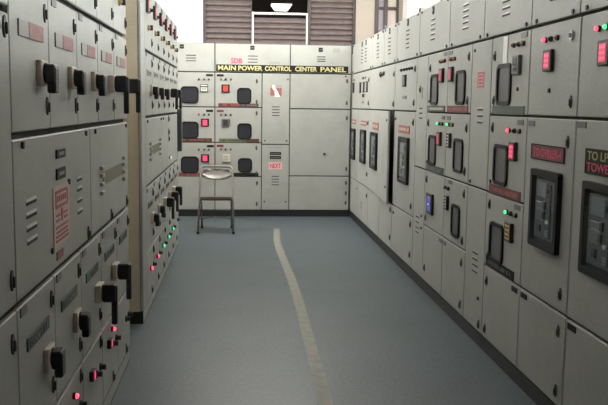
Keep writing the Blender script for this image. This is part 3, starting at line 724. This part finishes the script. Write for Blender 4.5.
# long sign
sg = thing('sign', 'long black strip sign lettered MAIN POWER CONTROL CENTER PANEL in yellow', 'sign', (0.56, 10.9505, 1.925))
link('sign_board', MB().box(-.872, .872, -.008, -.0015, 0, .088, BLKP, .001).mesh('sign_board'), sg)
b = MB(); x = -.855
for w, ww in (('MAIN', .235), ('POWER', .285), ('CONTROL', .36), ('CENTER', .33), ('PANEL', .29)):
    pass
words = (('MAIN', -.85, -.615), ('POWER', -.585, -.265), ('CONTROL', -.235, .115), ('CENTER', .165, .455), ('PANEL', .50, .845))
for w, x0, x1 in words: b.text(w, x1-x0, .064, -.0075, YELT, (x0+x1)/2, .044, .032, .002)
link('lettering', b.mesh('lettering'), sg, label='yellow capital letters')

# ------------------------------------------------------------------ left rows
ZA1, ZA2, ZA3, ZA4 = 1.86, 1.40, 0.912, 0.445
GA = (.007, .020)
def left_rows(c, v0, n, mod, wall, lamps, near=False):
    for i in range(n):
        a, d = v0 + i*mod, v0 + (i+1)*mod
        # row 1: meter, button, selector
        it = [('digital_meter', m_meter(DISP_D, .10), a+.12, 2.17, 'meter with a dim red display'), ('push_button', m_push(), a+.33, 2.16), ('name_plate', m_plate(.13, .035, GRNP, None), a+.28, 2.25),
              ('selector_switch', m_selector(), a+.20, 2.025), LAT(a+.42, 1.935)]
        c.door(a, d, ZA1, 2.30, it, GA)
        long = i >= 3
        it = [TAG(a+.08, 1.835, GRY, .07), ('name_plate', m_plate(.29, .048, GRYL, None, 1, i, FADE, .38) if wall == 'A' else m_plate(.28, .042, GRYL, GRY, 1, i), a+.235, 1.712, 'faded red and grey label' if wall == 'A' else None), LAT(a+.42, 1.785), LAT(a+.43, 1.485)]
        if wall == 'A' or i < 5: it.append(('rotary_handle', m_handle('long' if long else 'short'), a+.34, 1.59))
        c.door(a, d, ZA2, ZA1, it, GA)
        # row 4
        pm = m_plate(.28, .042, GRNP, GRY, 1, i, None) if wall == 'A' else m_plate(.28, .045, GRY, GRNP, 1, i)
        it = [TAG(a+.065, .885, GRY, .07), ('name_plate', pm, a+.235, .77), LAT(a+.42, .835), LAT(a+.42, .535)]
        if (wall == 'A' and i < 4) or (wall == 'B' and i < 5): it.append(('rotary_handle', m_handle('long' if i >= 2 else 'short'), a+.345, .655))
        c.door(a, d, ZA4, ZA3, it, GA)
        # row 5
        it = [LAT(a+.42, .405), LAT(a+.3, .12), ('push_button', m_push(), a+.40, .292)]
        if wall == 'A':
            if i in (1, 3): it.append(('indicator_lamp', m_lamp(L_RED, .014), a+.27, .375, 'lit red indicator lamp'))
            it += [('push_button', m_push(), a+.30, .292)]
            if i in (2, 3): it.append(('digital_meter', m_meter(DISP_P, .06, .045, dig=False), a+.16, .335, 'small pink lit meter'))
        elif i < 5:
            it.append(('indicator_lamp', m_lamp(*( (L_RED, .02) if i < 2 else (L_GRN, .02))), a+.21, .30, 'lit red indicator lamp' if i < 2 else 'lit green indicator lamp'))
        c.door(a, d, PZ, ZA4, it, (.007, .010))
LD = 0.95
c = Cab('A', 2.36, 4.74, 'control_cabinet', 'long cabinet in the left foreground with large black rotary handles and a white danger sign', LD, 0, 2.30)
left_rows(c, 2.36, 5, .476, 'A', None)
def danger():
    b = MB(); b.box(-.13, .13, -.003, 0, -.105, .105, SGN)
    b.ring(rrect(.20, .062, .003, 1), rrect(.175, .040, .003, 1), -.0042, -.002, SGNR)
    for k, (x0, x1) in enumerate(((-.098, -.088), (.088, .098))): pass
    b2 = [(-.10, .10, .077, .0845), (-.07, .07, .05, .058)]
    # red heading block, skull shape and lines of small print
    T = Matrix.Translation((0, 0, .06))
    for v in b.bm.verts:
        if -.005 < v.co.y < -.0015 and abs(v.co.z) < .04 and abs(v.co.x) < .11: v.co.z += .06
    for k in range(5): b.box(-.075+k*.032, -.055+k*.032, -.0042, -.002, .05, .072, SGNR)
    b.cyl(.018, -.0042, -.002, SGNR, 10, 0, .008); b.box(-.009, .009, -.0042, -.002, -.022, -.008, SGNR)
    b.box(-.09, -.03, -.0042, -.002, .0, .008, SGNR); b.box(.03, .09, -.0042, -.002, .0, .008, SGNR)
    b.box(-.09, -.035, -.0042, -.002, -.018, -.010, SGNR); b.box(.035, .09, -.0042, -.002, -.018, -.010, SGNR)
    for z, w in ((-.038, .1), (-.055, .09), (-.07, .1), (-.085, .105)): b.box(-w, w, -.0042, -.002, z-.0035, z+.0035, SGNR)
    return b.mesh('danger_sign')
it = [('black_label', m_sqlabel(.14, .032), 2.97, 1.318), ('black_label', m_sqlabel(.14, .04), 2.965, 1.248), ('danger_sign', danger(), 2.97, 1.10, 'white danger sign printed in red'), SCR(2.81, .995), SCR(3.10, 1.205),
      SCR(2.46, 1.372), SCR(3.46, 1.372), ('tag', m_tag(.10, .03, REDF), 2.93, .962), LAT(3.48, .95)] + LOU(2.55, [1.2, 1.16, 1.12, 1.08], .13) + LOU(3.31, [1.2, 1.16, 1.115, 1.07], .10)
c.door(2.36, 3.56, ZA3, ZA2, it, GA)
def bracketplate(w=.62, h=.062):
    b = MB(); b.box(-w/2, w/2, -.004, 0, -h/2, h/2, OLV)
    for x in (-w/2-.05, w/2+.05):
        for z in (.055, .02, -.02, -.06): b.box(x-.03, x+.03, -.016, 0, z-.009, z+.009, LOUV, .003)
    return b.mesh('name_plate')
bp = bracketplate()
c.door(3.56, 4.74, ZA3, ZA2, [('name_plate', bp, 4.18, 1.145, 'olive plate between raised louvres'), SCR(3.68, 1.372), SCR(4.66, 1.372), LAT(4.1, .945), LAT(4.66, .95)], GA)
# nearest cabinet at the left edge
c = Cab('A', 1.62, 2.36, 'control_cabinet', 'plain cabinet cut off by the left picture edge, before the one with the danger sign', LD, 0, 2.30)
c.door(1.62, 2.36, ZA1-.11, 2.30, [LAT(2.31, 1.93)], GA)
c.door(1.62, 2.36, ZA3, ZA1-.11, [LAT(2.31, 1.70), LAT(2.31, 1.0)], GA)
c.door(1.62, 2.36, PZ, ZA3, [LAT(2.30, .82), LAT(2.30, .3)], GA)

# farther left cabinet
c = Cab('B', 5.53, 8.75, 'control_cabinet', 'farther left cabinet with a tan end panel and green and red lamps near the floor', LD, 0, 2.30, side=TAN)
c.door(5.53, 5.76, PZ, 2.30, [], (.004, .01), name='corner_strip'); c.door(8.64, 8.75, PZ, 2.30, [], (.004, .01), name='corner_strip')
left_rows(c, 5.76, 6, .48, 'B', None)
c.door(5.76, 6.96, ZA3, ZA2, [('name_plate', bp, 6.38, 1.15, 'olive plate between raised louvres'), SCR(5.86, 1.37), SCR(6.86, 1.37)], GA)
c.door(6.96, 7.44, ZA3, ZA2, [SCR(7.05, 1.37)], GA)
c.door(7.44, 8.64, ZA3, ZA2, [LAT(7.58, 1.36), LAT(7.58, 1.24), LAT(7.6, 1.18), ('indicator_lamp', m_lamp(L_WHT, .012), 7.66, 1.0, 'small white lit lamp')], GA)
link('cable_duct', MB().box(-.05, .05, -.05, 0.004, 0, .44, mat('dark_duct', (0.06, 0.065, 0.075), .5), .004).mesh('cable_duct'), c.root, (c.lx(8.69), -.012, 1.0), label='dark grey vertical duct at the far edge')

# ------------------------------------------------------------------ folding chair
ch = thing('folding_chair', 'grey metal folding chair with an oval backrest, standing before the far cabinets', 'chair', (-0.275, 9.66, 0), 0)
CHM = mat('chair_tube', (0.20, 0.185, 0.17), 0.35, 0.7); CHB = mat('chair_back_metal', (0.25, 0.235, 0.22), 0.4, 0.5, noise=0.25, nscale=25); CHS = mat('chair_seat', (0.14, 0.085, 0.07), 0.45, 0.2)
def arc(cx, cz, r, a0, a1, y, n=6): return [(cx + r*math.cos(a0+(a1-a0)*k/n), y, cz + r*math.sin(a0+(a1-a0)*k/n)) for k in range(n+1)]
yt = .20; yf = -.22; zt = .752
def yz(z): return yf + (yt-yf)*z/zt
L = [(-.205, yf, .012), (-.196, yz(.4), .4), (-.19, yz(.66), .66)]
top = [(-.19 + .05 - .05*math.cos(a), yz(zt-.05+.05*math.sin(a)), zt-.05+.05*math.sin(a)) for a in [PI/2*k/5 for k in range(1, 6)]]
Rr = [(-x, y, z) for x, y, z in reversed(L + top)]
link('front_frame', MB().tube(L + top + Rr, .0125, CHM).mesh('front_frame', smooth=True), ch)
for s in (-1, 1):
    link('leg', MB().tube([(s*.175, -.03, .39), (s*.178, .10, .25), (s*.18, .25, .012)], .011, CHM).mesh('leg', smooth=True), ch)
    link('foot', MB().tube([(s*.205, yf, .0), (s*.205, yf, .03)], .016, BLK).mesh('foot'), ch)
    link('foot', MB().tube([(s*.18, .25, 0), (s*.18, .245, .03)], .015, BLK).mesh('foot'), ch)
# backrest: dished oval plate
b = MB(); nx, nz = 16, 6; w, h = .355, .135
def fn():
    g = []
    for side in (0, 1):
        rows = []
        for j in range(nz+1):
            t = -1 + 2*j/nz; row = []
            for i in range(nx+1):
                u = -1 + 2*i/nx
                hx = (1 - abs(t)**2.6*0.30)
                x = u*w/2*hx; z = t*h/2*(1 - 0.45*abs(u)**4)
                y = .030*(1-u*u) + .008*(1-t*t) + side*.004
                row.append(b.bm.verts.new((x, y, z)))
            rows.append(row)
        g.append(rows)
    for side in (0, 1):
        for j in range(nz):
            for i in range(nx):
                q = (g[side][j][i], g[side][j][i+1], g[side][j+1][i+1], g[side][j+1][i]); b.bm.faces.new(q if side == 0 else q[::-1])
    bd = lambda G: [G[0][i] for i in range(nx)] + [G[j][nx] for j in range(nz)] + [G[nz][i] for i in range(nx, 0, -1)] + [G[j][0] for j in range(nz, 0, -1)]
    A_, B_ = bd(g[0]), bd(g[1])
    for k in range(len(A_)):
        j = (k+1) % len(A_); b.bm.faces.new((A_[k], A_[j], B_[j], B_[k]))
b._add(fn, CHB)
o = link('backrest', b.mesh('backrest', smooth=True), ch, (0, yz(.678)-.012, .678)); o.rotation_euler = (-.5, 0, 0); o['label'] = 'dished oval metal backrest'
rim = [(w/2*.99*math.copysign(abs(math.cos(a))**.6, math.cos(a)), .006+.026*(1-math.cos(a)**2), h/2*.96*math.copysign(abs(math.sin(a))**.75, math.sin(a))) for a in [2*PI*k/28 for k in range(29)]]
link('rolled_rim', MB().tube(rim, .0075, CHM, 6).mesh('rolled_rim', smooth=True), o)
# seat
b = MB(); b.prism([(x, z) for x, z in rrect(.365, .38, .06)], -.010, .010, CHS)
o = link('seat', b.mesh('seat'), ch, (0, .0, .40)); o.rotation_euler = (PI/2 - .10, 0, 0); o['label'] = 'brown metal seat'
link('seat_rail', MB().tube([(-.197, -.02, .378), (.197, -.02, .378)], .009, CHM).mesh('seat_rail'), ch)
link('cross_brace', MB().tube([(-.2, yz(.165), .165), (-.12, yz(.18), .180), (0, yz(.185), .188), (.12, yz(.18), .180), (.2, yz(.165), .165)], .009, CHM).mesh('cross_brace'), ch)
link('cross_brace', MB().tube([(-.178, .11, .235), (.178, .11, .235)], .008, CHM).mesh('cross_brace'), ch)
